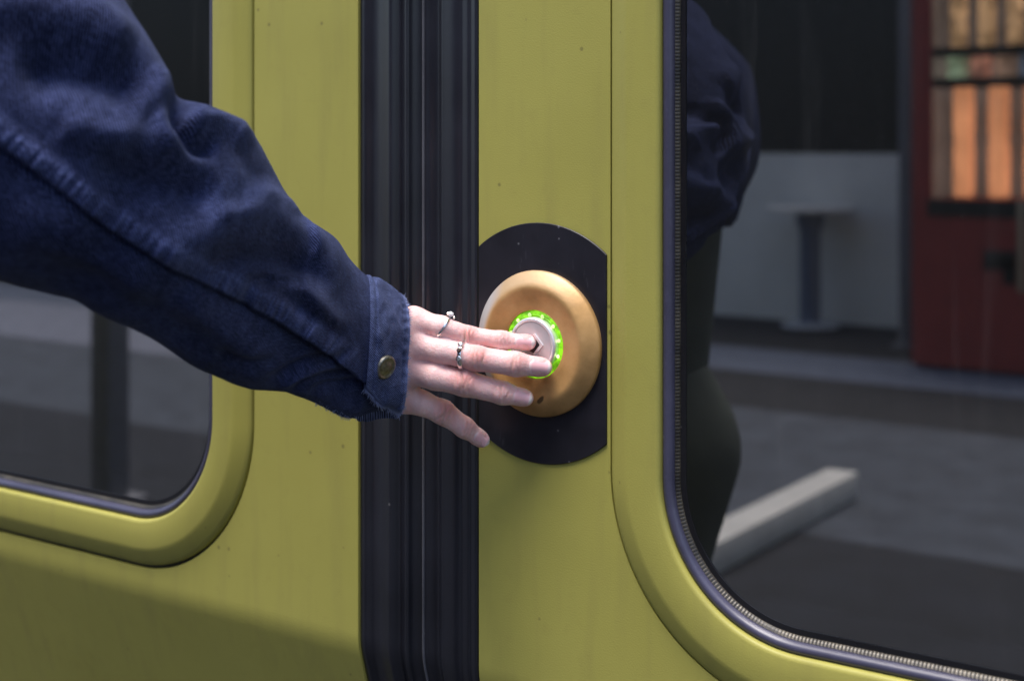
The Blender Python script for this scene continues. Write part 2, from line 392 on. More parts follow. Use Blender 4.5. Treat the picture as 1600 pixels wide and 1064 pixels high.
def leaf(x0, x1, win, label, gap):
    """door leaf from x0 to x1 with a window; returns the panel"""
    hole = rrect(*win, .0400 if gap else .0379); n = len(hole); V = []; F_ = []
    ztop = 2.02
    def outer(p):                  # project the loop point to the panel outline
        cx, cz = (win[0]+win[1])/2, (win[2]+win[3])/2
        dx, dz = p[0]-cx, p[1]-cz
        t = min([((x1-cx)/dx if dx > 0 else (x0-cx)/dx) if abs(dx) > 1e-6 else 1e9, ((ztop-cz)/dz if dz > 0 else (ZC-cz)/dz) if abs(dz) > 1e-6 else 1e9])
        return (cx+dx*t, cz+dz*t)
    out = [outer(p) for p in hole]
    corners = [(x1, ZC), (x1, ztop), (x0, ztop), (x0, ZC)]
    for c in corners:
        k = min(range(n), key=lambda i: math.dist(out[i], c)); out[k] = c
    for p in hole: V.append((p[0], .010, p[1]))
    for p in hole: V.append((p[0], 0, p[1]))
    for p in out: V.append((p[0], 0, p[1]))
    for i in range(2):
        for k in range(n):
            k2 = (k+1) % n; F_.append((i*n+k, i*n+k2, (i+1)*n+k2, (i+1)*n+k))
    m = MB(); m.add(V, F_)
    # lower skin, side returns
    xs = np.linspace(x0, x1, 9); V = []; F_ = []
    for z in ZS:
        for x in xs: V.append(skinpt(x, z))
    for i in range(len(ZS)-1):
        for k in range(8): F_.append((i*9+k, i*9+k+1, (i+1)*9+k+1, (i+1)*9+k))
    m.add(V, F_)
    for x in (x0, x1):
        V = []; F_ = []; zz = ZS+[1.5, ztop]
        for z in zz:
            p = skinpt(x, z); V.append(p); V.append((x, p[1]+.03, z))
        for i in range(len(zz)-1): F_.append((2*i, 2*i+1, 2*i+3, 2*i+2))
        m.add(V, F_)
    me = mesh('door_leaf', m.V, m.F, m.UV)
    bm = bmesh.new(); bm.from_mesh(me); bmesh.ops.remove_doubles(bm, verts=bm.verts, dist=1e-5); bmesh.ops.recalc_face_normals(bm, faces=bm.faces)
    if sum(f.normal.y*f.calc_area() for f in bm.faces) > 0: bmesh.ops.reverse_faces(bm, faces=bm.faces)
    bm.to_mesh(me); bm.free()
    o = link('door_leaf', me, PAINT, train, True, 25); o['label'] = label
    # raised window frame, gasket, bead, glass
    fr = [(0, -.004), (0, .0035), (.0004, .0050), (.0014, .0060), (.003, .0064), (.012, .0067), (.0215, .0064), (.0235, .0061), (.0255, .0054), (.029, .0040), (.0335, .0020), (.0362, .0006), (.0371, -.0006), (.0373, -.004), (.0373, -.010)]
    rloft('window_frame', win, fr, PAINT, o, 50)
    fs_ = [(.0374, -.006), (.0375, -.0032), (.0380, -.0027), (.0391, -.0027), (.0396, -.0032), (.0397, -.006)]
    if gap: rloft('gap_shade', win, fs_, FRIT, o, 60)  # black ring added in the open gap to stand for its shade
    gk = [(-.0004, -.004), (-.0004, .0018), (-.0009, .0022), (-.0018, .0030), (-.0035, .0033), (-.0052, .0026), (-.0064, .0010), (-.0068, -.0012), (-.0068, -.006)]
    rloft('window_gasket', win, gk, GASKET, o, 60)
    bd = [(-.0069, -.005), (-.0070, -.0014), (-.0081, -.0022), (-.0093, -.0034), (-.0094, -.006)]
    rloft('glass_bead', win, bd, BEAD, o, 60)
    fb = [(-.0095, -.006), (-.0095, -.0042), (-.0128, -.0042), (-.0128, -.0056)]
    rloft('glass_edge', win, fb, FRIT, o, 60)
    lp = rrect(*win, -.0102); n = len(lp)
    gm = mesh('window_glass', [(x, .0050, z) for x, z in lp], [tuple(range(n))])
    link('window_glass', gm, GLASS, o, False)
    return o
WIN_L = (-.80, -.2978, 1.0035, 1.86, .090)
WIN_R = (.0905, .592, 1.0085, 1.86, .090)
leafL = leaf(-.858, -.1553, WIN_L, 'ochre door leaf behind the outstretched sleeve', True)
leafR = leaf(-.0492, .65, WIN_R, 'ochre door leaf carrying the bronze push button', False)

def extrude_profile(name, prof, mat, parent):
    """prof: (x, h) across, swept down the door skin"""
    zz = ZS+[1.1, 1.3, 1.6, 2.02]; V = []; F_ = []; n = len(prof)
    for z in zz:
        for x, h in prof: V.append(skinpt(x, z, h))
    for i in range(len(zz)-1):
        for k in range(n-1): F_.append((i*n+k, i*n+k+1, (i+1)*n+k+1, (i+1)*n+k))
    me = mesh(name, V, F_)
    bm = bmesh.new(); bm.from_mesh(me); bmesh.ops.recalc_face_normals(bm, faces=bm.faces)
    if sum(f.normal.y*f.calc_area() for f in bm.faces) > 0: bmesh.ops.reverse_faces(bm, faces=bm.faces)
    bm.to_mesh(me); bm.free()
    return link(name, me, mat, parent, True, 60)
def sm(pts, n=4):                  # smooth a profile (Catmull-Rom)
    P = [np.array(p) for p in pts]; P = [2*P[0]-P[1]]+P+[2*P[-1]-P[-2]]; out = []
    for i in range(1, len(P)-2):
        for k in range(n):
            t = k/n; a, b, c, d = P[i-1:i+3]
            out.append(tuple(.5*(2*b+(c-a)*t+(2*a-5*b+4*c-d)*t*t+(3*b-a-3*c+d)*t**3)))
    out.append(tuple(P[-2])); return out
profL = [(-.1551, -.02), (-.1551, -.0030)]+sm([(-.1545, -.0018), (-.1500, -.0010), (-.1462, -.0022), (-.1435, -.0029), (-.1390, -.0026), (-.1352, -.0016), (-.1300, .0004), (-.1258, .0020), (-.1236, .0019), (-.1215, -.0006), (-.1198, -.0028), (-.1178, -.0026), (-.1150, -.0010), (-.1116, .0005), (-.1099, .0001), (-.1085, -.0034), (-.1060, -.0066), (-.1030, -.0090)])+[(-.1020, -.02)]
sealL = extrude_profile('door_seal', profL, RUBBER, leafL); sealL['label'] = 'black rubber door seal with two rounded ribs'
profR = [(-.1000, -.02), (-.1000, -.0062)]+sm([(-.0990, -.0058), (-.0960, -.0075), (-.0900, -.0085), (-.0860, -.0062), (-.0835, -.0034), (-.0800, -.0026), (-.0720, -.0012), (-.0675, -.0014), (-.0652, -.0021), (-.0638, -.0020), (-.0610, -.0014), (-.0590, -.0012), (-.0576, -.0019), (-.0560, -.0014), (-.0530, -.0004), (-.0515, -.0008), (-.0502, -.0026)])+[(-.0494, -.0035), (-.0494, -.02)]
sealR = extrude_profile('door_seal', profR, RUBBER, leafR); sealR['label'] = 'black rubber door seal with a broad flat face'
lip = extrude_profile('seal_lip', [(-.1017, -.012)]+sm([(-.1016, -.0062), (-.1013, -.0050), (-.1008, -.0047), (-.1003, -.0052), (-.1001, -.0064)])+[(-.1001, -.012)], LIP, leafR)

# black plate clipped by seal and frame
def clipdisc(r, xa, xb, n=240):
    P = [(max(xa, min(xb, r*math.cos(2*math.pi*k/n))), r*math.sin(2*math.pi*k/n)) for k in range(n)]
    Q = []
    for p in P:
        if not Q or math.dist(p, Q[-1]) > 1e-6: Q.append(p)
    return Q
BZ = 1.1733
Pd = clipdisc(.0778, -.0487, .0503); n = len(Pd)
Vp = [(x, .004, BZ+z) for x, z in Pd]+[(x, -.0008, BZ+z) for x, z in Pd]+[(x*.995, -.0013, BZ+z*.995) for x, z in Pd]
Fp = [(i*n+k, i*n+(k+1) % n, (i+1)*n+(k+1) % n, (i+1)*n+k) for i in range(2) for k in range(n)]+[tuple(range(2*n, 3*n))]
m = MB(); m.add(Vp, Fp); plate = m.build('button_plate', PLATE, train, True, 20)

# bronze push button housing
bo = MB(); bo.lathe([(.0470, 0), (.0472, .0022), (.0468, .0034), (.0458, .0044), (.0440, .0058), (.0420, .0072), (.0400, .0085), (.0382, .0094), (.0366, .0098), (.0350, .0096), (.0325, .0089), (.0290, .0080), (.0255, .0074), (.0228, .0072), (.0220, .0066), (.0218, .0040), (.0150, .0035)], (0, 0, 0), 'y', 128, cap=False)
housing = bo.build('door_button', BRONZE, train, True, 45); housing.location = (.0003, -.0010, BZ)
housing['label'] = 'round bronze door button with a lit green ring'
lr = MB(); lr.lathe([(.0217, .0030), (.0217, .0058), (.0205, .0067), (.0192, .0064), (.0180, .0050), (.0178, .0030)], (0, 0, 0), 'y', 96, cap=False)
lring = lr.build('light_ring', LEDRING, housing, True, 60)
for k in range(12):
    a = math.radians(30*k+11); e = MB()
    cx, cz = .0192*math.cos(a), .0192*math.sin(a)
    e.lathe([(.0013, .0060), (.0012, .0068), (.0008, .0072), (.0002, .0074)], (cx, 0, cz), 'y', 14)
    e.build('led', LED, housing)
pb = MB(); pb.lathe([(.0176, .0030), (.0176, .0082), (.0172, .0092), (.0164, .0098), (.0152, .0096), (.0148, .0091)], (0, 0, 0), 'y', 96, cap=False)
rim = pb.build('push_button_rim', ALU_RIM, housing, True, 50)
fa = MB(); fa.lathe([(.0149, .0085), (.0147, .0092), (.0130, .0093), (.0005, .0093)], (0, 0, 0), 'y', 72)
face = fa.build('push_button', ALU, housing, True, 50)
ch = MB()
def prism(P, h0, h1):
    k = len(P); V = [(x, -h0, z) for x, z in P]+[(x, -h1, z) for x, z in P]
    ch.add(V, [tuple(range(k)), tuple(range(2*k-1, k-1, -1))]+[(i, (i+1) % k, k+(i+1) % k, k+i) for i in range(k)])
ax, ay = .0084, .0005
prism([(ax+.0004, ay), (ax-.0058, ay+.0071), (ax-.0072, ay+.0062), (ax-.0018, ay), (ax-.0072, ay-.0062), (ax-.0058, ay-.0071)], .0090, .0101)
ch.build('arrow_mark', ALU_RIM, housing, False)
ch = MB(); prism([(ax-.0022, ay), (ax-.0070, ay+.0057), (ax-.0098, ay+.0046), (ax-.0098, ay-.0046), (ax-.0070, ay-.0057)], .0090, .0096)
ch.build('arrow_inset', DARKMARK, housing, False)

# car body round the doors
body = MB()
for x0, x1 in ((-6, -.862), (.654, 6)):
    body.box((x0, -.004, ZC), (x1, .06, 2.9)); 
    V = [(x0, -.004, ZC), (x1, -.004, ZC), (x1, .16, .1), (x0, .16, .1)]; V += [(x, y+.06, z) for x, y, z in V]
    body.add(V, [(0, 1, 2, 3), (7, 6, 5, 4), (0, 4, 5, 1), (1, 5, 6, 2), (2, 6, 7, 3), (3, 7, 4, 0)])
body.box((-.862, -.004, 2.024), (.654, .06, 2.9)); body.box((-6, 2.74, .1), (6, 2.8, 2.9))
body.box((-6, .06, .02), (6, 2.74, .1)); body.box((-6, 0, 2.9), (6, 2.8, 3.0), .04); body.box((-6, .06, .1), (-5.95, 2.74, 2.9)); body.box((5.95, .06, .1), (6, 2.74, 2.9))
bodyo = body.build('car_body', PAINT, train, True, 30)
lin = MB()
for a, b in (((-5.9, 2.68, .1), (5.9, 2.73, 2.85)), ((-5.9, .07, .104), (5.9, 2.67, .12)), ((-5.9, .07, 2.80), (5.9, 2.67, 2.85))): lin.box(a, b)
lin.build('interior_lining', simple('dark_lining', (.035, .037, .042), .7), train)

# ------------------------------------------------------------------ person: signed-distance modelling
def surface_net(f, lo, hi, h):
    lo = np.array(lo, float); hi = np.array(hi, float); N = np.ceil((hi-lo)/h).astype(int)+1
    ax = [lo[i]+h*np.arange(N[i]) for i in range(3)]
    G = np.empty(N, np.float32)
    Y, Z = np.meshgrid(ax[1], ax[2], indexing='ij')
    CH = 24
    for i in range(0, N[0], CH):
        xs = ax[0][i:i+CH]
        X = np.broadcast_to(xs[:, None, None], (len(xs),)+Y.shape)
        P = np.stack([X, np.broadcast_to(Y, X.shape), np.broadcast_to(Z, X.shape)], -1).astype(np.float32)
        G[i:i+CH] = f(P)
    s = G < 0
    nx, ny, nz = N-1
    cnt = np.zeros((nx, ny, nz), np.float32); acc = np.zeros((nx, ny, nz, 3), np.float32)
    offs = [(a, b, c) for a in (0, 1) for b in (0, 1) for c in (0, 1)]
    for a in offs:
        for k in range(3):
            if a[k]: continue
            b = list(a); b[k] = 1
            sl = lambda o: tuple(slice(o[i], o[i]+N[i]-1) for i in range(3))
            ga, gb = G[sl(a)], G[sl(b)]
            cr = (ga < 0) != (gb < 0)
            t = np.where(cr, ga/np.where(cr, ga-gb, 1), 0)
            cnt += cr
            for q in range(3):
                acc[..., q] += cr*(a[q]+(t if q == k else 0))
    act = cnt > 0; idx = -np.ones(act.shape, int); idx[act] = np.arange(act.sum())
    V = (np.argwhere(act)+acc[act]/cnt[act][:, None])*h+lo
    F_ = []
    for k in range(3):
        i, j = (k+1) % 3, (k+2) % 3
        a = [slice(0, N[q]) for q in range(3)]; b = list(a); a[k] = slice(0, N[k]-1); b[k] = slice(1, N[k])
        A, B = s[tuple(a)], s[tuple(b)]
        e = np.argwhere(A != B); e = e[(e[:, i] > 0) & (e[:, j] > 0) & (e[:, i] < N[i]-1) & (e[:, j] < N[j]-1)]
        inside = A[tuple(e.T)]
        def c(di, dj):
            q = e.copy(); q[:, i] -= di; q[:, j] -= dj; return idx[tuple(q.T)]
        Q = np.stack([c(1, 1), c(0, 1), c(0, 0), c(1, 0)], 1)
        Q[~inside] = Q[~inside][:, ::-1]; F_.append(Q)
    return V, np.concatenate(F_)
def cone(P, a, b, ra, rb):         # tapered capsule
    a = np.asarray(a, np.float32); b = np.asarray(b, np.float32); ab = b-a
    t = np.clip(((P-a)@ab)/float(ab@ab), 0, 1)
    return np.linalg.norm(P-a-t[..., None]*ab, axis=-1)-(ra+(rb-ra)*t)
def ell(P, c, r, R=None):
    q = P-np.asarray(c, np.float32)
    if R is not None: q = q@np.asarray(R, np.float32)
    r = np.asarray(r, np.float32); k = np.linalg.norm(q/r, axis=-1); k2 = np.linalg.norm(q/(r*r), axis=-1)
    return k*(k-1)/np.maximum(k2, 1e-6)
def smin(a, b, k):
    h = np.maximum(k-np.abs(a-b), 0)/k
    return np.minimum(a, b)-h*h*k*.25
def smins(L, k):
    d = L[0]
    for q in L[1:]: d = smin(d, q, k)
    return d

# ---- hand: joints placed on their sight lines, px radii scaled with distance
def J(px, py, off, rpx): p = W(px, py, off); return p, rpx*depth(p)/FPX
FING = {
 'index':  [J(646, 499, .0500, 17), J(690, 511, .0440, 16.6), J(733, 525, .0340, 14.6), J(784, 532, .0235, 14.2), J(826.5, 535, .0150, 11.2)],
 'middle': [J(640, 538, .0535, 20), J(690, 548, .0470, 19), J(745, 560, .0385, 19.0), J(806, 569, .0270, 18.6), J(849, 574, .0165, 14.0)],
 'ring':   [J(636, 578, .0535, 21), J(680, 588, .0490, 20.5), J(726, 598, .0405, 20.5), J(786, 614, .0265, 17.5), J(821.5, 622, .0190, 12.4)],
 'little': [J(630, 622, .0490, 20), J(660, 630, .0440, 18.5), J(692, 644, .0350, 18.3), J(726, 668, .0240, 15.6), J(753, 687, .0150, 11.8)],
}
WR = WD(556, 550, .880)
THUMB = [(WD(585, 545, .895), .014), (W(640, 530, .034), .0105), (W(676, 536, .0225), .0092), (W(712, 548, .0165), .0075)]
VIEW = -np.array([-SN, CS, 0])     # towards the camera
def lerp(a, b, t): return a+(b-a)*t
DORS = {}
for k, ch_ in FING.items():
    axd = ch_[4][0]-ch_[3][0]; axd = axd/np.linalg.norm(axd)
    up = {'index': (.05, .16), 'middle': (.05, .22), 'ring': (.05, .16), 'little': (.12, .22)}[k]
    nrm = VIEW+np.array([CS, SN, 0])*up[0]+np.array([0, 0, 1])*up[1]
    nrm = nrm-axd*(nrm@axd); DORS[k] = nrm/np.linalg.norm(nrm)
def hand_sdf(P):
    mc = []
    for k, sc_ in (('index', .85), ('middle', .85), ('ring', .85), ('little', .85)):
        p, r = FING[k][0]; q = lerp(WR, p, .35)
        mc.append(cone(P, q, p, .0085, r*sc_))
    palm = smins(mc, .012)
    palm = smin(palm, cone(P, WR-(lerp(FING['middle'][0][0], FING['ring'][0][0], .5)-WR)*.35, WR, .0085, .0105), .012)
    fs = []
    for k, c in FING.items():
        seg = [cone(P, c[i][0], c[i+1][0], c[i][1], c[i+1][1]) for i in range(4)]
        d = smins(seg, .003)
        D = DORS[k]
        for j, s_ in ((2, .44), (3, .30)):              # knuckle pads
            p, r = c[j]; d = smin(d, np.linalg.norm(P-(p+D*r*.50).astype(np.float32), axis=-1)-r*.60, .004)
        # fuller pad under the tip
        p, r = c[4]; t = (c[4][0]-c[3][0]); t /= np.linalg.norm(t)
        d = smin(d, np.linalg.norm(P-(p-t*r*.5-D*r*.12).astype(np.float32), axis=-1)-r*.98, .003)
        fs.append(d)
    # extensor ridges over the back of the hand
    tot = None
    for k, d in zip(FING, fs):
        e = smin(palm, d, .009); tot = e if tot is None else smin(tot, e, .0012)
    th = smins([cone(P, THUMB[i][0], THUMB[i+1][0], THUMB[i][1], THUMB[i+1][1]) for i in range(3)], .004)
    return smin(tot, th, .008)
allp = np.array([p for c in FING.values() for p, r in c]+[t[0] for t in THUMB]+[WR])
HLO, HHI = allp.min(0)-.027, allp.max(0)+.024
HV, HF = surface_net(hand_sdf, HLO, HHI, .00085)
def sdf_normals(f, V, e=.0006):
    n = np.zeros_like(V, dtype=np.float32)
    for k in range(3):
        d = np.zeros(3); d[k] = e
        n[:, k] = f((V+d).astype(np.float32))-f((V-d).astype(np.float32))
    return n/np.maximum(np.linalg.norm(n, axis=1), 1e-9)[:, None]
HN = sdf_normals(hand_sdf, HV)
red = np.zeros(len(HV)); crease = np.zeros(len(HV))
for k, c in FING.items():
    D = DORS[k]
    for j, amp in ((2, 1.0), (3, .55)):
        p, r = c[j]; ax_ = c[min(j+1, 4)][0]-c[j-1][0]; ax_ = ax_/np.linalg.norm(ax_); B = np.cross(ax_, D)
        q = HV-(p+D*r*.6); a = q@ax_; b_ = q@B; up = HN@D
        env = np.exp(-(a/(r*.85))**2-(b_/(r*.95))**2)*np.clip(up, 0, 1)
        red = np.maximum(red, amp*.95*np.exp(-(a/(r*1.1))**2-((b_+r*.3)/(r*.9))**2)*np.clip(up+.3, 0, 1))
        wv = np.zeros(len(HV))
        ph_ = rng.uniform(0, 6, 4)
        for qi, (cc, wd, wt) in enumerate(((-.62, .09, .5), (-.22, .12, 1.), (.08, .10, .8), (.45, .11, .6), (.72, .07, .3))):
            cc += rng.uniform(-.07, .07); wt *= rng.uniform(.6, 1.15)
            pos = cc*r+.22*b_*b_/r*np.sign(cc)+.10*r*np.sin(b_/r*2.6+ph_[0]*(1+qi*.4))
            wv += wt*np.exp(-((a-pos)/(wd*r))**2)*np.clip(.95+.25*np.sin(b_/r*2.2+ph_[1]+qi*1.7), 0, 1.1)
        wv = np.clip(wv, 0, 1.1)*np.minimum(env*1.35, 1)*amp
        crease = np.maximum(crease, wv*1.25)
        HV = HV-HN*(wv*.0010)[:, None]
    p, r = c[4]; red = np.maximum(red, .65*np.exp(-(np.linalg.norm(HV-p, axis=1)/(r*1.5))**2))
    p, r = c[0]; HV = HV+HN*(.0006*np.exp(-(np.linalg.norm(HV-(p+DORS[k]*r*.7), axis=1)/(r*.8))**2))[:, None]; red = np.maximum(red, .45*np.exp(-(np.linalg.norm(HV-p, axis=1)/(r*1.2))**2))

# ---- sleeve stations: (upper outline, lower outline, depth, flatness, forward shear)
ST = [((10, -230), (-380, 310), .668, .95, .10), ((115, -110), (-240, 355), .664, .95, .12), ((190, 0), (-110, 402), .662, .95, .15), ((232, 58), (-15, 428), .664, .92, .18),
      ((262, 108), (70, 453), .672, .90, .20), ((277, 150), (130, 470), .684, .88, .22), ((328, 163), (195, 506), .705, .86, .24), ((385, 196), (262, 546), .735, .84, .26),
      ((420, 250), (328, 580), .765, .80, .28), ((445, 300), (385, 602), .792, .76, .30), ((470, 335), (432, 610), .815, .72, .30), ((500, 355), (472, 628), .835, .68, .30),
      ((527, 378), (507, 642), .852, .62, .30), ((547, 406), (534, 653), .866, .56, .30), ((577, 434), (562, 656), .880, .54, .30), ((606, 452), (594, 649), .895, .54, .30), ((632, 471), (622, 645), .908, .54, .30)]
def spline(K, n):
    K = np.array(K, float); P = np.vstack([2*K[0]-K[1], K, 2*K[-1]-K[-2]]); m_ = len(K)-1
    out = []
    for t in np.linspace(0, m_, n):
        i = min(int(t), m_-1); u = t-i; a, b, c, d = P[i:i+4]
        out.append(.5*(2*b+(c-a)*u+(2*a-5*b+4*c-d)*u*u+(3*b-a-3*c+d)*u**3))
    return np.array(out)
NS, NP = 460, 240
S_ = spline([(*u, *l, d+.055*max(0, 1-k/11)**.8, fl, sh) for k, (u, l, d, fl, sh) in enumerate(ST)], NS)
Cn = np.zeros((NS, 3)); A_ = np.zeros((NS, 3))
for i, (ux, uy, lx, ly, d, fl, sh) in enumerate(S_):
    a, b = WD(ux, uy, d), WD(lx, ly, d); Cn[i] = (a+b)/2; A_[i] = (a-b)/2
T_ = np.gradient(Cn, axis=0); T_ /= np.linalg.norm(T_, axis=1)[:, None]
Rw = np.array([CS, SN, 0]); Uw = np.array([0, 0, 1.])
Bv = np.zeros((NS, 3))
for i in range(NS):
    a = np.linalg.norm(A_[i]); ti = Rw*(T_[i]@Rw)+Uw*T_[i][2]; ti /= np.linalg.norm(ti)
    v = VIEW+ti*S_[i, 6]; v -= A_[i]*(v@A_[i])/(a*a); v /= np.linalg.norm(v); Bv[i] = v*a*S_[i, 5]
PH = np.linspace(0, 2*np.pi, NP, endpoint=False)
cph, sph = np.cos(PH), np.sin(PH)
SV = Cn[:, None]+A_[:, None]*cph[None, :, None]+Bv[:, None]*sph[None, :, None]
SNm = A_[:, None]/np.linalg.norm(A_, axis=1)[:, None, None]**2*cph[None, :, None]+Bv[:, None]/np.linalg.norm(Bv, axis=1)[:, None, None]**2*sph[None, :, None]
SNm /= np.linalg.norm(SNm, axis=-1)[..., None]
arc = np.concatenate([[0], np.cumsum(np.linalg.norm(np.diff(Cn, axis=0), axis=1))])
radm = np.linalg.norm(A_, axis=1).mean()
SUV = np.stack([np.broadcast_to(PH[None]*radm*.9, (NS, NP)), np.broadcast_to(arc[:, None], (NS, NP))], -1)
SX, SY = to_px(SV)
near = np.clip((sph+.25)/.5, 0, 1)[None]*np.ones((NS, 1)); near = near*near*(3-2*near)
def pl(poly, X=None, Y=None):      # distance, signed side (positive below/right of the line), position along
    X = SX if X is None else X; Y = SY if Y is None else Y
    best = np.full(X.shape, 1e9); side = np.zeros(X.shape); al = np.zeros(X.shape); L = 0
    for (x0, y0), (x1, y1) in zip(poly[:-1], poly[1:]):
        dx, dy = x1-x0, y1-y0; l2 = dx*dx+dy*dy; t = np.clip(((X-x0)*dx+(Y-y0)*dy)/l2, 0, 1)
        ex, ey = X-x0-t*dx, Y-y0-t*dy; d = np.hypot(ex, ey); mk = d < best
        best = np.where(mk, d, best); side = np.where(mk, np.sign(dx*ey-dy*ex), side); al = np.where(mk, L+t*math.sqrt(l2), al); L += math.sqrt(l2)
    return best, side, al, L
DSP = np.zeros((NS, NP)); WEAR = np.zeros((NS, NP))
def fold(poly, wd, amp, taper=.25, wear=0):
    global DSP, WEAR
    d, s, al, L = pl(poly); e = np.clip(np.minimum(al, L-al)/(taper*L)+.15, 0, 1); e = e*e*(3-2*e)
    # mm in, local width in px
    g = np.exp(-(d/wd)**2)*e*np.clip((sph-.02)/.45, 0, 1)[None]
    DSP += g*amp*.00145
    if wear: WEAR += g*wear
# long soft folds and drags of the cloth
fold([(282, 148), (270, 178), (274, 202), (298, 224), (345, 232)], 15, -7)
fold([(258, 92), (264, 130), (256, 165), (254, 195), (268, 228), (300, 246)], 19, 6, wear=.15)
fold([(290, 172), (320, 192), (352, 192), (376, 205), (392, 235)], 16, 5.5, wear=.25)
fold([(140, 258), (225, 288), (305, 300), (345, 285)], 30, -7)
fold([(-40, 10), (60, 12), (150, 30), (215, 72)], 34, 4.5, .15)
fold([(20, 105), (100, 100), (175, 115), (238, 140)], 38, -9)
fold([(90, 190), (170, 212), (240, 226), (275, 238)], 26, 4)
fold([(235, 398), (310, 375), (385, 348), (432, 300)], 32, 6, wear=.25)
fold([(300, 330), (350, 300), (395, 270)], 30, 2, wear=.35)
fold([(318, 418), (372, 404), (430, 402), (490, 414), (528, 452)], 22, -6.5)
fold([(385, 290), (430, 320), (485, 370), (520, 420), (538, 452)], 22, 4.5, wear=.15)
fold([(330, 335), (380, 338), (430, 352), (478, 385)], 16, 3)
fold([(448, 308), (470, 335), (497, 380), (507, 402)], 9, 2.6, wear=.2)
fold([(462, 335), (478, 360), (492, 398)], 8, -2.6)
fold([(430, 425), (480, 455), (520, 495), (548, 520)], 15, 3.5)
fold([(455, 470), (495, 500), (535, 535)], 12, -3)
fold([(405, 445), (440, 438), (480, 440)], 10, -3)
fold([(0, 330), (90, 360), (180, 420), (260, 470)], 40, 4)
fold([(60, 420), (160, 440), (260, 510), (340, 555)], 24, -3)
fold([(280, 450), (330, 500), (400, 545), (455, 570)], 24, 4)
fold([(415, 590), (470, 580), (525, 560), (552, 540)], 7, -3.2)
fold([(430, 604), (490, 592), (540, 574)], 6, 2.2)
fold([(448, 616), (505, 606), (553, 585)], 7, -3.2)
fold([(478, 628), (528, 618), (566, 600)], 7, -3)
fold([(330, 552), (380, 566), (440, 560)], 12, -3)
fold([(395, 490), (380, 470), (395, 440), (430, 430)], 9, -2.4)
for k in range(26):
    x, y = rng.uniform(40, 540), rng.uniform(60, 600); a = rng.uniform(.2, 1.1); l = rng.uniform(30, 90)
    fold([(x, y), (x+l*.5*math.cos(a), y+l*.5*math.sin(a)+rng.uniform(-6, 6)), (x+l*math.cos(a), y+l*math.sin(a))], rng.uniform(7, 16), rng.uniform(-1.3, 1.3), .5)
# flat-felled seam: raised puckered strip above a groove, the under panel lower near the cuff
GRV = [(-260, 60), (-120, 140), (0, 231), (79, 289), (158, 350), (237, 399), (305, 438), (342, 457), (391, 484), (430, 503), (489, 542), (557, 592)]
d, s, al, L = pl(GRV); sd_ = d*s
strip = 1/(1+np.exp(-(sd_+37)/2.2))*1/(1+np.exp((sd_+2.0)/1.6))
pk = np.array([noise.noise(Vector((x*.055, 3.1, .0))) for x in np.linspace(0, L, 2000)])
wob = np.interp(al, np.linspace(0, L, 2000), pk)
puck = (.55+.45*np.interp(al, np.linspace(0, L, 2000), np.roll(pk, 400)*1.6).clip(-1, 1))*(.5+.5*np.sin(al*2*math.pi/23+wob*13+sd_*.05))
fadec = np.clip((568-SX)/30, 0, 1)
DSP += near*fadec*strip*(.0026+.0017*puck)
WEAR += near*fadec*strip*(.16+.55*puck*(rng.random(puck.shape)*.2+.8))
DSP -= near*fadec*.0042*np.exp(-((sd_-3.5)/4.5)**2)
st1 = np.exp(-((sd_+31)/1.6)**2)+np.exp(-((sd_+8)/1.6)**2)
DSP -= near*fadec*.0007*st1
WEAR += near*fadec*st1*np.where(np.sin(al*2*math.pi/7.5) > -.3, .30, 0)
under = 1/(1+np.exp(-(sd_-3)/3))*np.clip((SX-395)/80, 0, 1)*near
DSP -= under*.0075*np.clip(1-(sd_-40)/60, .25, 1)
# broad random unevenness
lowf = np.zeros((NS, NP)); step_i, step_j = 4, 3
for i in range(0, NS, step_i):
    for j in range(0, NP, step_j):
        p = Vector(SV[i, j]*22); q = Vector(SV[i, j]*75)
        lowf[i:i+step_i, j:j+step_j] = (.0016+.0016*near[i, j])*noise.noise(p)+.0010*near[i, j]*noise.noise(q)-.0026*near[i, j]*max(0, .16-abs(noise.noise(Vector(SV[i, j]*46)+Vector((4, 2, 9)))))/.16*max(0, noise.noise(Vector(SV[i, j]*18)+Vector((9, 9, 1))))
ker = np.ones(7)/7
for axn in (0, 1): lowf = np.apply_along_axis(lambda v: np.convolve(np.pad(v, 3, 'wrap' if axn == 1 else 'edge'), ker, 'valid'), axn, lowf)
DSP += lowf*np.clip((600-SX)/60, .2, 1)
SVd = SV+SNm*DSP[..., None]
# ---- cuff: a band over the end of the sleeve
CI = int(NS*.868)
tail = np.clip((np.arange(NS)-CI)/8., 0, 1)[:, None]
SVd = SVd-SNm*(tail*.0015)[..., None]
def grid_faces(ni, nj, close=True):
    F_ = []
    for i in range(ni-1):
        for j in range(nj if close else nj-1):
            j2 = (j+1) % nj; F_.append((i*nj+j, i*nj+j2, (i+1)*nj+j2, (i+1)*nj+j))
    return F_

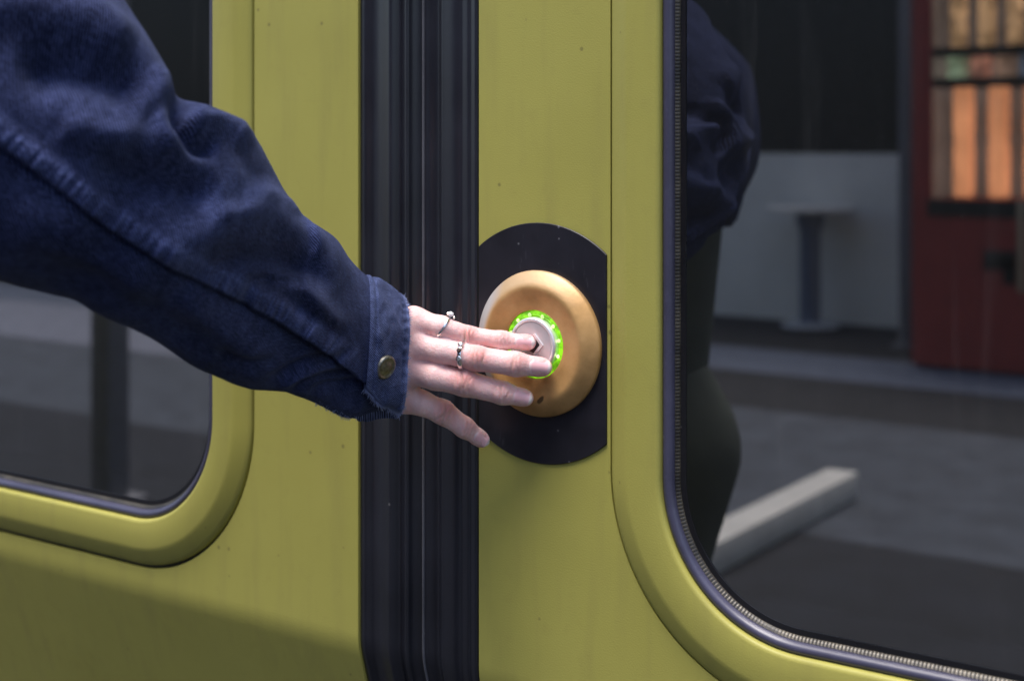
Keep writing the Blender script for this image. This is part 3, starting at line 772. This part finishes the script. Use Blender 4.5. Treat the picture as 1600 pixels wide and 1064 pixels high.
# ---- rest of the figure (outside the frame, seen in the window reflection)
SHR = CAM-.72*VIEW-.45*np.array([CS, SN, 0])+np.array([0, 0, .125])
SHL = np.array([-.50, -.66, 1.405]); NECK = np.array([-.335, -.60, 1.50]); HEAD = np.array([-.32, -.57, 1.665])
PEL = np.array([-.365, -.63, 1.00]); CHEST = np.array([-.315, -.60, 1.30])
HIPR, HIPL = PEL+np.array([.085, -.005, -.04]), PEL+np.array([-.085, .005, -.04])
KNR, KNL = np.array([-.385, -.60, .52]), np.array([-.50, -.57, .52])
ANR, ANL = np.array([-.38, -.66, .09]), np.array([-.50, -.64, .09])
ELL, HNDL = np.array([-.59, -.69, 1.13]), np.array([-.57, -.53, .95])
ELR = Cn[215]
FWD = np.array([.15, .985, .0]); FWD /= np.linalg.norm(FWD); SIDE = np.cross(FWD, [0, 0, 1.])
def body_sdf(P):
    L = [cone(P, CHEST, PEL, .118, .108), cone(P, SHR, SHL, .055, .055), cone(P, CHEST+[0, 0, .06], NECK-[0, 0, .04], .12, .055), cone(P, NECK-[0, 0, .05], HEAD-[0, 0, .05], .055, .05)]
    d = smins(L, .09)
    hd = ell(P, HEAD+[0, 0, .02], (.078, .092, .108)); jaw = ell(P, HEAD+FWD*.035-[0, 0, .055], (.052, .055, .055))
    nose_ = cone(P, HEAD+FWD*.088+[0, 0, .012], HEAD+FWD*.108-[0, 0, .022], .008, .012)
    hd = smin(smin(hd, jaw, .05), nose_, .012)
    for q in (-1, 1):
        hd = smin(hd, ell(P, HEAD+SIDE*q*.080-[0, 0, .005], (.012, .018, .030)), .008)
        hd = np.maximum(hd, -(np.linalg.norm(P-(HEAD+FWD*.092+SIDE*q*.031+[0, 0, .018]).astype(np.float32), axis=-1)-.015))
        hd = smin(hd, np.linalg.norm(P-(HEAD+FWD*.080+SIDE*q*.031+[0, 0, .018]).astype(np.float32), axis=-1)-.0125, .004)
    hd = smin(hd, ell(P, HEAD+FWD*.088-[0, 0, .052], (.024, .012, .009)), .008)
    d = smin(d, hd, .03)
    for h_, k_, a_ in ((HIPR, KNR, ANR), (HIPL, KNL, ANL)):
        d = smin(d, smins([cone(P, h_, k_, .085, .056), cone(P, k_, a_, .054, .038), cone(P, a_-[0, 0, .03], a_+FWD*.15-[0, 0, .05], .036, .028)], .03), .06)
    d = smin(d, smins([cone(P, SHL, ELL, .05, .042), cone(P, ELL, HNDL, .042, .028)], .02), .05)
    d = smin(d, smins([cone(P, SHR, ELR-VIEW*.018, .040, .024), cone(P, ELR-VIEW*.018, Cn[330]-VIEW*.026, .022, .010), cone(P, Cn[330]-VIEW*.026, WR-VIEW*.010, .010, .010)], .008), .04)
    pm = HNDL+(HNDL-ELL)/np.linalg.norm(HNDL-ELL)*.05
    d = smin(d, cone(P, HNDL, pm, .024, .027), .02)
    dn = (HNDL-ELL)/np.linalg.norm(HNDL-ELL); sx = np.cross(dn, SIDE); sx /= np.linalg.norm(sx)
    for q, l in ((-.024, .06), (-.008, .07), (.008, .066), (.024, .05)):
        d = smin(d, cone(P, pm+sx*q, pm+sx*q*1.2+dn*l+SIDE*.018, .0095, .0075), .006)
    d = smin(d, cone(P, HNDL+sx*.02, pm+sx*.055+dn*.015, .012, .009), .012)
    return d
def jacket_sdf(P):
    L = [cone(P, CHEST, PEL+[0, 0, .17], .152, .152), cone(P, SHR, SHL, .076, .080), cone(P, CHEST+[0, 0, .06], NECK-[0, 0, .05], .145, .075)]
    d = smins(L, .09)
    d = smin(d, smins([cone(P, SHL, ELL, .078, .068), cone(P, ELL, lerp(ELL, HNDL, .88), .066, .050)], .02), .05)
    d = smin(d, cone(P, SHR, Cn[6], .080, .074), .03)
    X, Y, Z = P[..., 0], P[..., 1], P[..., 2]
    d = d+.004*np.sin(Z*38+X*20)*np.sin(X*45+Y*30)
    d = np.maximum(d, (1.222+.22*(Y-PEL[1]))-Z)                            # hem, longer at the back
    neckhole = cone(P, NECK-[0, 0, .02], NECK+[0, 0, .2], .062, .085)
    return np.maximum(d, -neckhole)
def trousers_sdf(P):
    d = smins([cone(P, PEL+[0, 0, .17], PEL, .128, .132)]+[cone(P, h_, k_, .102, .080) for h_, k_ in ((HIPR, KNR), (HIPL, KNL))]+[cone(P, k_, a_, .080, .072) for k_, a_ in ((KNR, ANR), (KNL, ANL))], .05)
    return np.maximum(d, np.maximum(P[..., 2]-(PEL[2]+.10), .10-P[..., 2]))
def shirt_sdf(P):
    d = smins([cone(P, CHEST, PEL+[0, 0, .04], .136, .142), cone(P, CHEST+[0, 0, .06], NECK-[0, 0, .05], .13, .072), cone(P, NECK-[0, 0, .05], NECK-[0, 0, .01], .072, .066)], .06)
    return np.maximum(d, np.maximum(P[..., 2]-1.515, 1.03-P[..., 2]))
def hair_sdf(P):
    d = ell(P, HEAD-FWD*.012+[0, 0, .035], (.092, .105, .112))
    d = smin(d, cone(P, HEAD-FWD*.07+[0, 0, .03], HEAD-FWD*.10-[0, 0, .20], .055, .045), .06)
    d = smin(d, cone(P, HEAD+SIDE*.07, HEAD+SIDE*.09-[0, 0, .18], .028, .022), .05)
    d = smin(d, cone(P, HEAD-SIDE*.07, HEAD-SIDE*.09-[0, 0, .18], .028, .022), .05)
    facehole = ell(P, HEAD+FWD*.115-[0, 0, .03], (.066, .085, .098))
    d = np.maximum(d, -facehole)
    return d+.003*np.sin(P[..., 0]*160+P[..., 1]*160)

person = empty('person', (float(PEL[0]), float(PEL[1]), .0))
tag(person, 'person in a frayed dark denim jacket pressing the lit door button with two fingers', 'person')
PO = np.array([PEL[0], PEL[1], 0.])
def plink(name, V, F_, mat, parent=None, UV=None, angle=None, at=None):
    me = mesh(name, V-PO, F_, UV)
    for nm, val in (at or {}).items():
        if val.ndim == 1:
            a = me.attributes.new(nm, 'FLOAT', 'POINT'); a.data.foreach_set('value', val.astype(np.float32))
        else:
            a = me.attributes.new(nm, 'FLOAT_COLOR', 'POINT'); a.data.foreach_set('color', val.astype(np.float32).ravel())
    return link(name, me, mat, parent or person, True, angle)
BV, BF = surface_net(body_sdf, (-.68, -.95, -.02), (.15, -.02, 1.84), .012)
keep = ~((depth(BF_c := BV[BF].mean(1).T) > .86) & (BF_c[0] > -.16))    # the fine hand replaces the coarse one
BF2 = BF[keep]
allV = np.vstack([HV, BV]); allF = np.vstack([HF, BF2+len(HV)])
rc = np.zeros((len(allV), 4)); rc[:, 3] = 1; rc[:len(HV), 0] = np.clip(red, 0, 1); rc[:len(HV), 1] = np.clip(crease, 0, 1)
bodyobj = plink('body', allV, allF, SKIN, at={'red': rc})

# jacket: torso plus the finely folded right sleeve
JV, JF = surface_net(jacket_sdf, (-.68, -.95, 1.08), (.2, -.3, 1.65), .010)
GV = SVd.reshape(-1, 3); GF = np.array(grid_faces(NS, NP))
jv = np.vstack([GV, JV]); jf = np.vstack([GF[:, ::-1], JF+len(GV)])
juv = np.vstack([SUV.reshape(-1, 2), np.stack([JV[:, 0]+JV[:, 1], JV[:, 2]], 1)])
wr_ = np.concatenate([np.clip(WEAR.ravel(), 0, 1), np.zeros(len(JV))])
jacket = plink('jacket', jv, jf, DENIM, UV=juv, at={'wear': wr_})
# cuff band
NC = NS-CI; EXT = 0
cV = []; cUV = []; cW = []
CX, CY = SX[CI:], SY[CI:]
LOW = [(553, 590), (572, 612), (592, 632), (624, 646), (650, 652)]
dl, sl_, al_, L_ = pl(LOW, CX, CY); low = np.where(near[CI:] > .3, 1/(1+np.exp(-(dl*sl_)/2.2)), 0)
tt = np.linspace(0, 1, NC)[:, None]
off = .0010+.0020*np.clip(tt/.25, 0, 1)-.0105*low
off = off+.0003*np.exp(-((tt-.06)/.03)**2)-.0008*np.exp(-((tt-.13)/.02)**2)-.0006*np.exp(-((tt-.86)/.02)**2)
pkc = np.sin(PH[None]*34+6*tt)*.0005*np.exp(-((tt-.92)/.10)**2)
wav = .0016*np.sin(PH[None]*5+1.3+2*tt)*tt+np.array([[.0022*noise.noise(Vector(SV[CI+i, j]*70))+.0012*noise.noise(Vector(SV[CI+i, j]*170)) for j in range(NP)] for i in range(NC)])*np.clip(near[CI:], .3, 1)*np.clip(tt*5, 0, 1)
off = off+pkc+wav
base = SV[CI:]+SNm[CI:]*(off)[..., None]
edgew = np.exp(-((tt-1)/.05)**2)+.10*np.exp(-((tt-.05)/.05)**2)+np.where(np.abs(dl*sl_) < 9, np.exp(-((dl*sl_+3)/5)**2)*1.1*near[CI:], 0)
th = .0022
fold_in = [base[-1]+T_[-1]*.0010-SNm[-1]*th*.5, base[-1]-SNm[-1]*th*1.3]+[base[-1-k*6]-SNm[-1-k*6]*th*1.8 for k in range(1, 6)]
fold_out = [base[0]-SNm[CI]*.006]
cuffV = np.concatenate([np.array(fold_out), base, np.array(fold_in)]); nr = len(cuffV)
cu = np.concatenate([SUV[CI:CI+1], SUV[CI:], np.repeat(SUV[-1:], len(fold_in), 0)])
cw = np.concatenate([edgew[:1], edgew*np.ones((1, NP)), np.zeros((len(fold_in), NP))])
cuff = plink('cuff', cuffV.reshape(-1, 3), np.array(grid_faces(nr, NP))[:, ::-1], DENIM_CUFF, jacket, cu.reshape(-1, 2), at={'wear': np.clip(cw.ravel(), 0, 1)})
cuff.parent = jacket
# loose threads along the cuff edge, the flap edge and the seam
fr = MB()
def strand(p, d, l, r=.00016):
    d = d/np.linalg.norm(d); q = rng.normal(0, .35, 3)
    fr.tube([p, p+d*l*.5+q*l*.12, p+d*l+q*l*.45], [r, r*.9, r*.5], 4)
for k in range(420):
    j = rng.integers(0, NP)
    if sph[j] < -.3: continue
    p = base[-1, j]; strand(p, T_[-1]+SNm[-1, j]*rng.uniform(-.2, .5)+rng.normal(0, .3, 3), rng.uniform(.0008, .0028))
ii = np.argwhere((np.abs(dl*sl_) < 1.6) & (near[CI:] > .5))
for k in range(420):
    i, j = ii[rng.integers(0, len(ii))]; i = min(i, NC-1)
    strand(base[i, j]+SNm[CI+i, j]*.0008, -Uw*.9+T_[CI+i]*.3+rng.normal(0, .35, 3), rng.uniform(.001, .0045), .00024)
for k in range(90):
    i = rng.integers(int(NS*.72), CI+4); j = int(NP*rng.uniform(.47, .53)) % NP
    strand(SVd[i, j], -Uw+rng.normal(0, .4, 3), rng.uniform(.0008, .0022), .00013)
fm = fr; me = mesh('frayed_edge', np.array(fm.V)-PO, fm.F); link('frayed_edge', me, THREAD, cuff); 
# metal button on the cuff
def nearest(px, py, mask=None):
    d2 = (CX-px)**2+(CY-py)**2+np.where(near[CI:] > .5, 0, 1e9); return np.unravel_index(np.argmin(d2), d2.shape)
bi, bj = nearest(600, 571)
bp, bn = base[bi, bj], SNm[CI+bi, bj]+T_[CI+bi]*.55; bn = bn/np.linalg.norm(bn)
q = Vector(bn).to_track_quat('Z', 'Y'); m = MB()
m.lathe([(.0074, -.0012), (.0076, .0006), (.0071, .0016), (.0063, .0019), (.0056, .0015), (.0049, .0013), (.0034, .0019), (.0015, .0022), (.0002, .0023)], (0, 0, 0), 'z', 40)
Vb = np.array([q @ Vector(v) for v in m.V])+bp-PO
sbm = mesh('jacket_button', Vb, m.F); sb = link('jacket_button', sbm, BRASS, jacket, True, 50)

# trousers, hair, shoes
TV, TF = surface_net(trousers_sdf, (-.72, -.9, .05), (-.05, -.35, 1.25), .014)
OLIVE = simple('olive_cloth', (.075, .085, .070), .9, 0, .2, 20)
plink('trousers', TV, TF, OLIVE)
XV, XF = surface_net(shirt_sdf, (-.62, -.85, 1.0), (-.08, -.35, 1.56), .012)
plink('shirt', XV, XF, OLIVE)
AV, AF = surface_net(hair_sdf, HEAD-[.25, .3, .3], HEAD+[.25, .25, .22], .008)
plink('hair', AV, AF, simple('dark_hair', (.02, .015, .012), .5, 0, .3, 150))
SHOE = simple('shoe_leather', (.03, .03, .03), .5)
for a_ in (ANR, ANL):
    def shoe(P): return np.maximum(smins([cone(P, a_-[0, 0, .035]-FWD*.02, a_+FWD*.155-[0, 0, .052], .050, .042), cone(P, a_, a_-[0, 0, .03], .048, .05)], .03), .006-P[..., 2])
    V_, F_ = surface_net(shoe, a_-[.14, .14, .12], a_+[.14, .24, .08], .008)
    plink('shoe', V_, F_, SHOE)

# fingernails
def nail(k, v0, v1, half, lift):
    c = FING[k]; p0, r0 = c[3]; p1, r1 = c[4]; ax_ = p1-p0; l = np.linalg.norm(ax_); ax_ /= l; D = DORS[k]; B = np.cross(ax_, D)
    V = []; UV = []; nu, nv = 15, 16
    for layer in (0, 1):
        for i in range(nv):
            t = i/(nv-1); s = l-r1*.15+(v0+(v1-v0)*t)*r1
            u_ = max(0, (t-.86)/.14); rr = r1*1.02+max(0, (l-s))/l*(r0-r1)*.97+lift
            if s > l: rr = min(rr, math.sqrt(max((1.16*r1)**2-(s-l)**2, (.5*r1)**2)))
            hw = half*(1-.30*max(0, (.25-t)/.25)**2-.22*u_**2)
            for j in range(nu):
                a = (j/(nu-1)*2-1)*hw; edge = abs(j/(nu-1)*2-1)
                ss = s-(edge**2)*(.20*r1*u_)+(edge**2)*(.28*r1*max(0, (.35-t)/.35))
                R_ = rr*(1-.10*edge**2)-(.0003 if t < .08 else 0)-(.0002*max(0, t-.6)/.4)
                q = p0+ax_*ss+(D*math.cos(a)+B*math.sin(a))*(R_+.00022*(1-layer)-layer*.0009); V.append(q); UV.append((j/(nu-1), t))
    F_ = grid_faces(nv, nu, False); n0 = nv*nu; F_ += [tuple(n0+q for q in reversed(f)) for f in F_]
    rim_ = [i for i in range(nu)]+[i*nu+nu-1 for i in range(1, nv)]+[(nv-1)*nu+j for j in range(nu-2, -1, -1)]+[i*nu for i in range(nv-2, 0, -1)]
    for a, b in zip(rim_, rim_[1:]+rim_[:1]): F_.append((a, b, n0+b, n0+a))
    me = mesh('fingernail', np.array(V)-PO, F_, UV)
    bm = bmesh.new(); bm.from_mesh(me); bmesh.ops.recalc_face_normals(bm, faces=bm.faces); bm.to_mesh(me); bm.free()
    link('fingernail', me, NAIL, person, True, 50)
nail('index', -1.75, 1.05, 1.02, .0001); nail('middle', -1.55, 1.0, .98, .0001); nail('ring', -1.55, 1.02, .98, .0001); nail('little', -1.45, 1.03, 1.0, .0001)

# rings
def band(cp, axis, R, prof, n=64, name='ring', flat=None):
    axis = axis/np.linalg.norm(axis); x = np.cross(axis, [0, 0, 1.]); x /= np.linalg.norm(x); y = np.cross(axis, x)
    V = []
    for k in range(n):
        a = 2*math.pi*k/n
        for (dr, da) in prof: V.append(cp+(x*math.cos(a)+y*math.sin(a))*(R+dr)+axis*da-PO)
    m_ = len(prof); F_ = []
    for k in range(n):
        for j in range(m_):
            F_.append((k*m_+j, k*m_+(j+1) % m_, ((k+1) % n)*m_+(j+1) % m_, ((k+1) % n)*m_+j))
    me = mesh(name, V, F_); bm = bmesh.new(); bm.from_mesh(me); bmesh.ops.recalc_face_normals(bm, faces=bm.faces); bm.to_mesh(me); bm.free()
    return link(name, me, SILVER, person, True, 50)
def gem(cp, nrm, r, h, parent, mat, name='gemstone', n=8):
    q = Vector(nrm).to_track_quat('Z', 'Y'); m = MB(); m.lathe([(r*.55, -h*.5), (r, h*.15), (r*.98, h*.25), (r*.6, h*.6)], (0, 0, 0), 'z', n)
    me = mesh(name, np.array([q @ Vector(v) for v in m.V])+cp-PO, m.F); return link(name, me, mat, parent, False)
c = FING['index']; ip = lerp(c[1][0], c[2][0], .06); ia = c[2][0]-c[1][0]+np.array([0, 0, -.006]); ir = c[1][1]*1.0
r1_ = band(ip, ia, ir*1.03, [(.0000, -.0007), (.0009, -.0007), (.0012, 0), (.0009, .0007), (0, .0007)]); r1_['label'] = 'thin silver ring with a clear stone on the index finger'
ian = ia/np.linalg.norm(ia); upn = Uw+VIEW*.05; upn = upn-ian*(upn@ian); upn /= np.linalg.norm(upn)
gem(ip+upn*(ir+.0030)-ian*.0006, upn, .0020, .0026, r1_, STONE)
for dx in (-.0022, .0022): gem(ip+upn*(ir+.0022)+ian*dx, upn, .0011, .0016, r1_, SILVER, 'claw', 6)
c = FING['middle']; ip = lerp(c[1][0], c[2][0], .60); ia = c[2][0]-c[1][0]+np.array([0, 0, .004]); ir = lerp(c[1][1], c[2][1], .6)
r2_ = band(ip, ia, ir*1.03, [(0, -.0014), (.0009, -.0014), (.0013, -.0010), (.0013, .0010), (.0009, .0014), (0, .0014)]); r2_['label'] = 'wider silver band with a small dark stone on the middle finger'
ian = ia/np.linalg.norm(ia); D = DORS['middle']+Uw*.25; D = D-ian*(D@ian); D /= np.linalg.norm(D)
gem(ip+D*(ir+.0022), D, .0016, .0018, r2_, simple('dark_stone', (.06, .03, .02), .1))
B = np.cross(ian, D)
for q_ in (-1, 1): gem(ip+(D*.85+B*.5*q_)*(ir+.0020), D*.85+B*.5*q_, .0020, .0012, r2_, SILVER, 'setting', 8)

# ------------------------------------------------------------------ what stands along the platform (mirrored in the windows)
def M(px, py, D):
    p = WD(px, py, D); return np.array([p[0], -p[1], p[2]])
WHITE = simple('white_render', (.86, .82, .76), .7, 0, .06, 3)
DGLASS = simple('dark_glazing', (.012, .013, .017), .25)
GREY = simple('grey_steel', (.20, .20, .22), .5)
sb_ = empty('station_building', (-8, -9.4, 0)); tag(sb_, 'long low station building with pale plinth wall and dark glazing', 'building')
def child(mb_, name, mat, par):
    o = mb_.build(name, mat, par); o.matrix_parent_inverse = Matrix.Translation(-par.location); return o
m = MB(); m.box((-13.5, -9.6, 0), (14, -9.2, 1.25)); child(m, 'plinth_wall', WHITE, sb_)
m = MB(); m.box((-13.5, -9.9, 1.253), (14, -9.25, 4.6)); child(m, 'glazing', DGLASS, sb_)
m = MB(); m.box((-13.8, -10.2, 4.603), (14.3, -9.0, 4.85)); child(m, 'roof', GREY, sb_)
# column at the building and column by the track
def column(x, y, hgt, label, wdt=.10):
    m = MB(); m.box((-wdt/2, -wdt/2, .02), (wdt/2, wdt/2, hgt), .008); m.box((-wdt, -wdt, .005), (wdt, wdt, .022), .003)
    o = m.build('steel_column', GREY); o.location = (x, y, 0); return tag(o, label, 'column', 'steel columns along the platform')
p = M(1417, 300, 9.2); column(p[0], p[1], 4.1, 'grey steel column beside the red vending machine', .09)
column(-3.67, -2.66, 3.6, 'grey steel column close to the platform edge')
# bistro table
p = M(1265, 512, 10.24)
tb = tag(empty('standing_table', (p[0], p[1], .004)), 'tall round table with white top on a dark post by the pale wall', 'table')
def lo(mb_, name, mat, par): o = mb_.build(name, mat, par); return o
m = MB(); m.lathe([(.20, 0), (.21, .012), (.19, .03), (.05, .04)], (0, 0, 0)); lo(m, 'base', simple('pale_base', (.55, .55, .56), .5), tb)
m = MB(); m.lathe([(.075, .035), (.075, .70), (.10, .74), (.10, .83)], (0, 0, 0)); lo(m, 'post', simple('blue_grey_post', (.16, .18, .25), .5), tb)
m = MB(); m.lathe([(.31, .83), (.32, .838), (.32, .86), (.31, .868)], (0, 0, 0)); lo(m, 'tabletop', WHITE, tb)
# vending machine
p = M(1424, 575, 8.37); vx, vy = p[0], p[1]
CLEAR, n_, b_ = nmat('clear_pane'); b_.inputs['Base Color'].default_value = (1, 1, 1, 1); b_.inputs['Transmission Weight'].default_value = 1; b_.inputs['Roughness'].default_value = 0; b_.inputs['IOR'].default_value = 1.1
RED = simple('red_panel', (.34, .048, .042), .5, 0, .1, 8)
vm = tag(empty('vending_machine', (vx, vy, .004)), 'tall red vending machine with a lit display of orange drinks', 'vending machine')
def VX(px): return M(px, 300, 8.37)[0]-vx
H = 2.6; Wd_ = .95; hz = lambda py: 1.3-(py-230)*8.3/FPX
x0, x1 = .115, .84; z0, z1 = hz(312), 2.48
m = MB()
for a, b in (((0, -.8, .02), (x0, 0, H)), ((x1, -.8, .02), (Wd_, 0, H)), ((x0, -.8, .02), (x1, 0, z0)), ((x0, -.8, z1), (x1, 0, H)), ((x0, -.8, z0), (x1, -.45, z1))): m.box(a, b)
lo(m, 'cabinet', RED, vm)
m = MB(); m.box((x0+.002, -.445, z0+.002), (x1-.002, -.44, z1-.002)); m.box((x0+.0015, -.44, z0+.002), (x0+.006, -.02, z1-.002)); lo(m, 'lit_back', emis('lit_back_panel', (.42, .32, .28), .42, var=2), vm)
zs1, zs2 = hz(128), hz(80)
m = MB()
SHELF = simple('dark_shelf', (.02, .02, .02), .5)
for z in (zs1, zs2, hz(-40)):
    m = MB(); m.box((x0+.003, -.43, z-.035), (x1-.003, -.012, z+.015)); lo(m, 'shelf', SHELF, vm)
m = MB(); m.box((x0-.02, -.02, z0-.10), (x1, .012, z0-.003)); lo(m, 'sill', SHELF, vm)
def bottle(x, z, r, h, mat):
    m = MB(); m.lathe([(r*.9, 0), (r, .02), (r, h*.45), (r*.90, h*.52), (r, h*.60), (r, h*.98), (r*.9, h)], (x, -.2, z), n=20); o = m.build('bottle', mat, vm); return o
OR = emis('orange_drink_glow', (1.0, .42, .20), 1.3, (.6, .2, .05), 2); TAN = emis('tan_drink_glow', (.75, .45, .24), 1.2, (.5, .3, .1), 9)  # drinks emit light themselves, in place of lamps inside the display
for i in range(4): bottle(x0+.13+.205*i, z0+.01, .060, .645, OR)
for i, (c_, s_) in enumerate((((.42, .55, .36), .55), ((.8, .36, .25), .5), ((.55, .34, .24), .45), ((.22, .3, .42), .45), ((1, .12, .05), .9))):
    bottle(x0+.09+.14*i, zs1+.018, .058, .13, emis('pack_glow', c_, s_*1.4, c_, 12))  # packs glow too, standing in for the display lighting
for i in range(5): bottle(x0+.10+.165*i, zs2+.018, .048, .34, TAN)
m = MB(); m.box((x0-.01, -.010, z0+.0), (x1+.01, -.004, z1)); gp = lo(m, 'display_glass', CLEAR, vm)
m = MB(); m.box((.42, 0.0, hz(402)-.06), (.60, .02, hz(402)+.05), .005); m.box((.53, 0.0, hz(425)-.05), (.60, .02, hz(402)), .005); lo(m, 'coin_panel', simple('black_panel', (.01, .01, .012), .4), vm)
m = MB(); m.box((.615, .001, hz(450)), (.65, .03, hz(310)), .004); lo(m, 'handle', simple('pale_handle', (.45, .33, .22), .4), vm)
# low stone block
m = MB(); m.box((-1.55, -4.25, .008), (-1.43, -2.0, .105), .006)
kb = m.build('stone_block', simple('pale_stone', (.62, .60, .56), .7, 0, .1, 12, bmp=.4, bscale=150)); tag(kb, 'long low pale stone block lying on the platform', 'stone block')
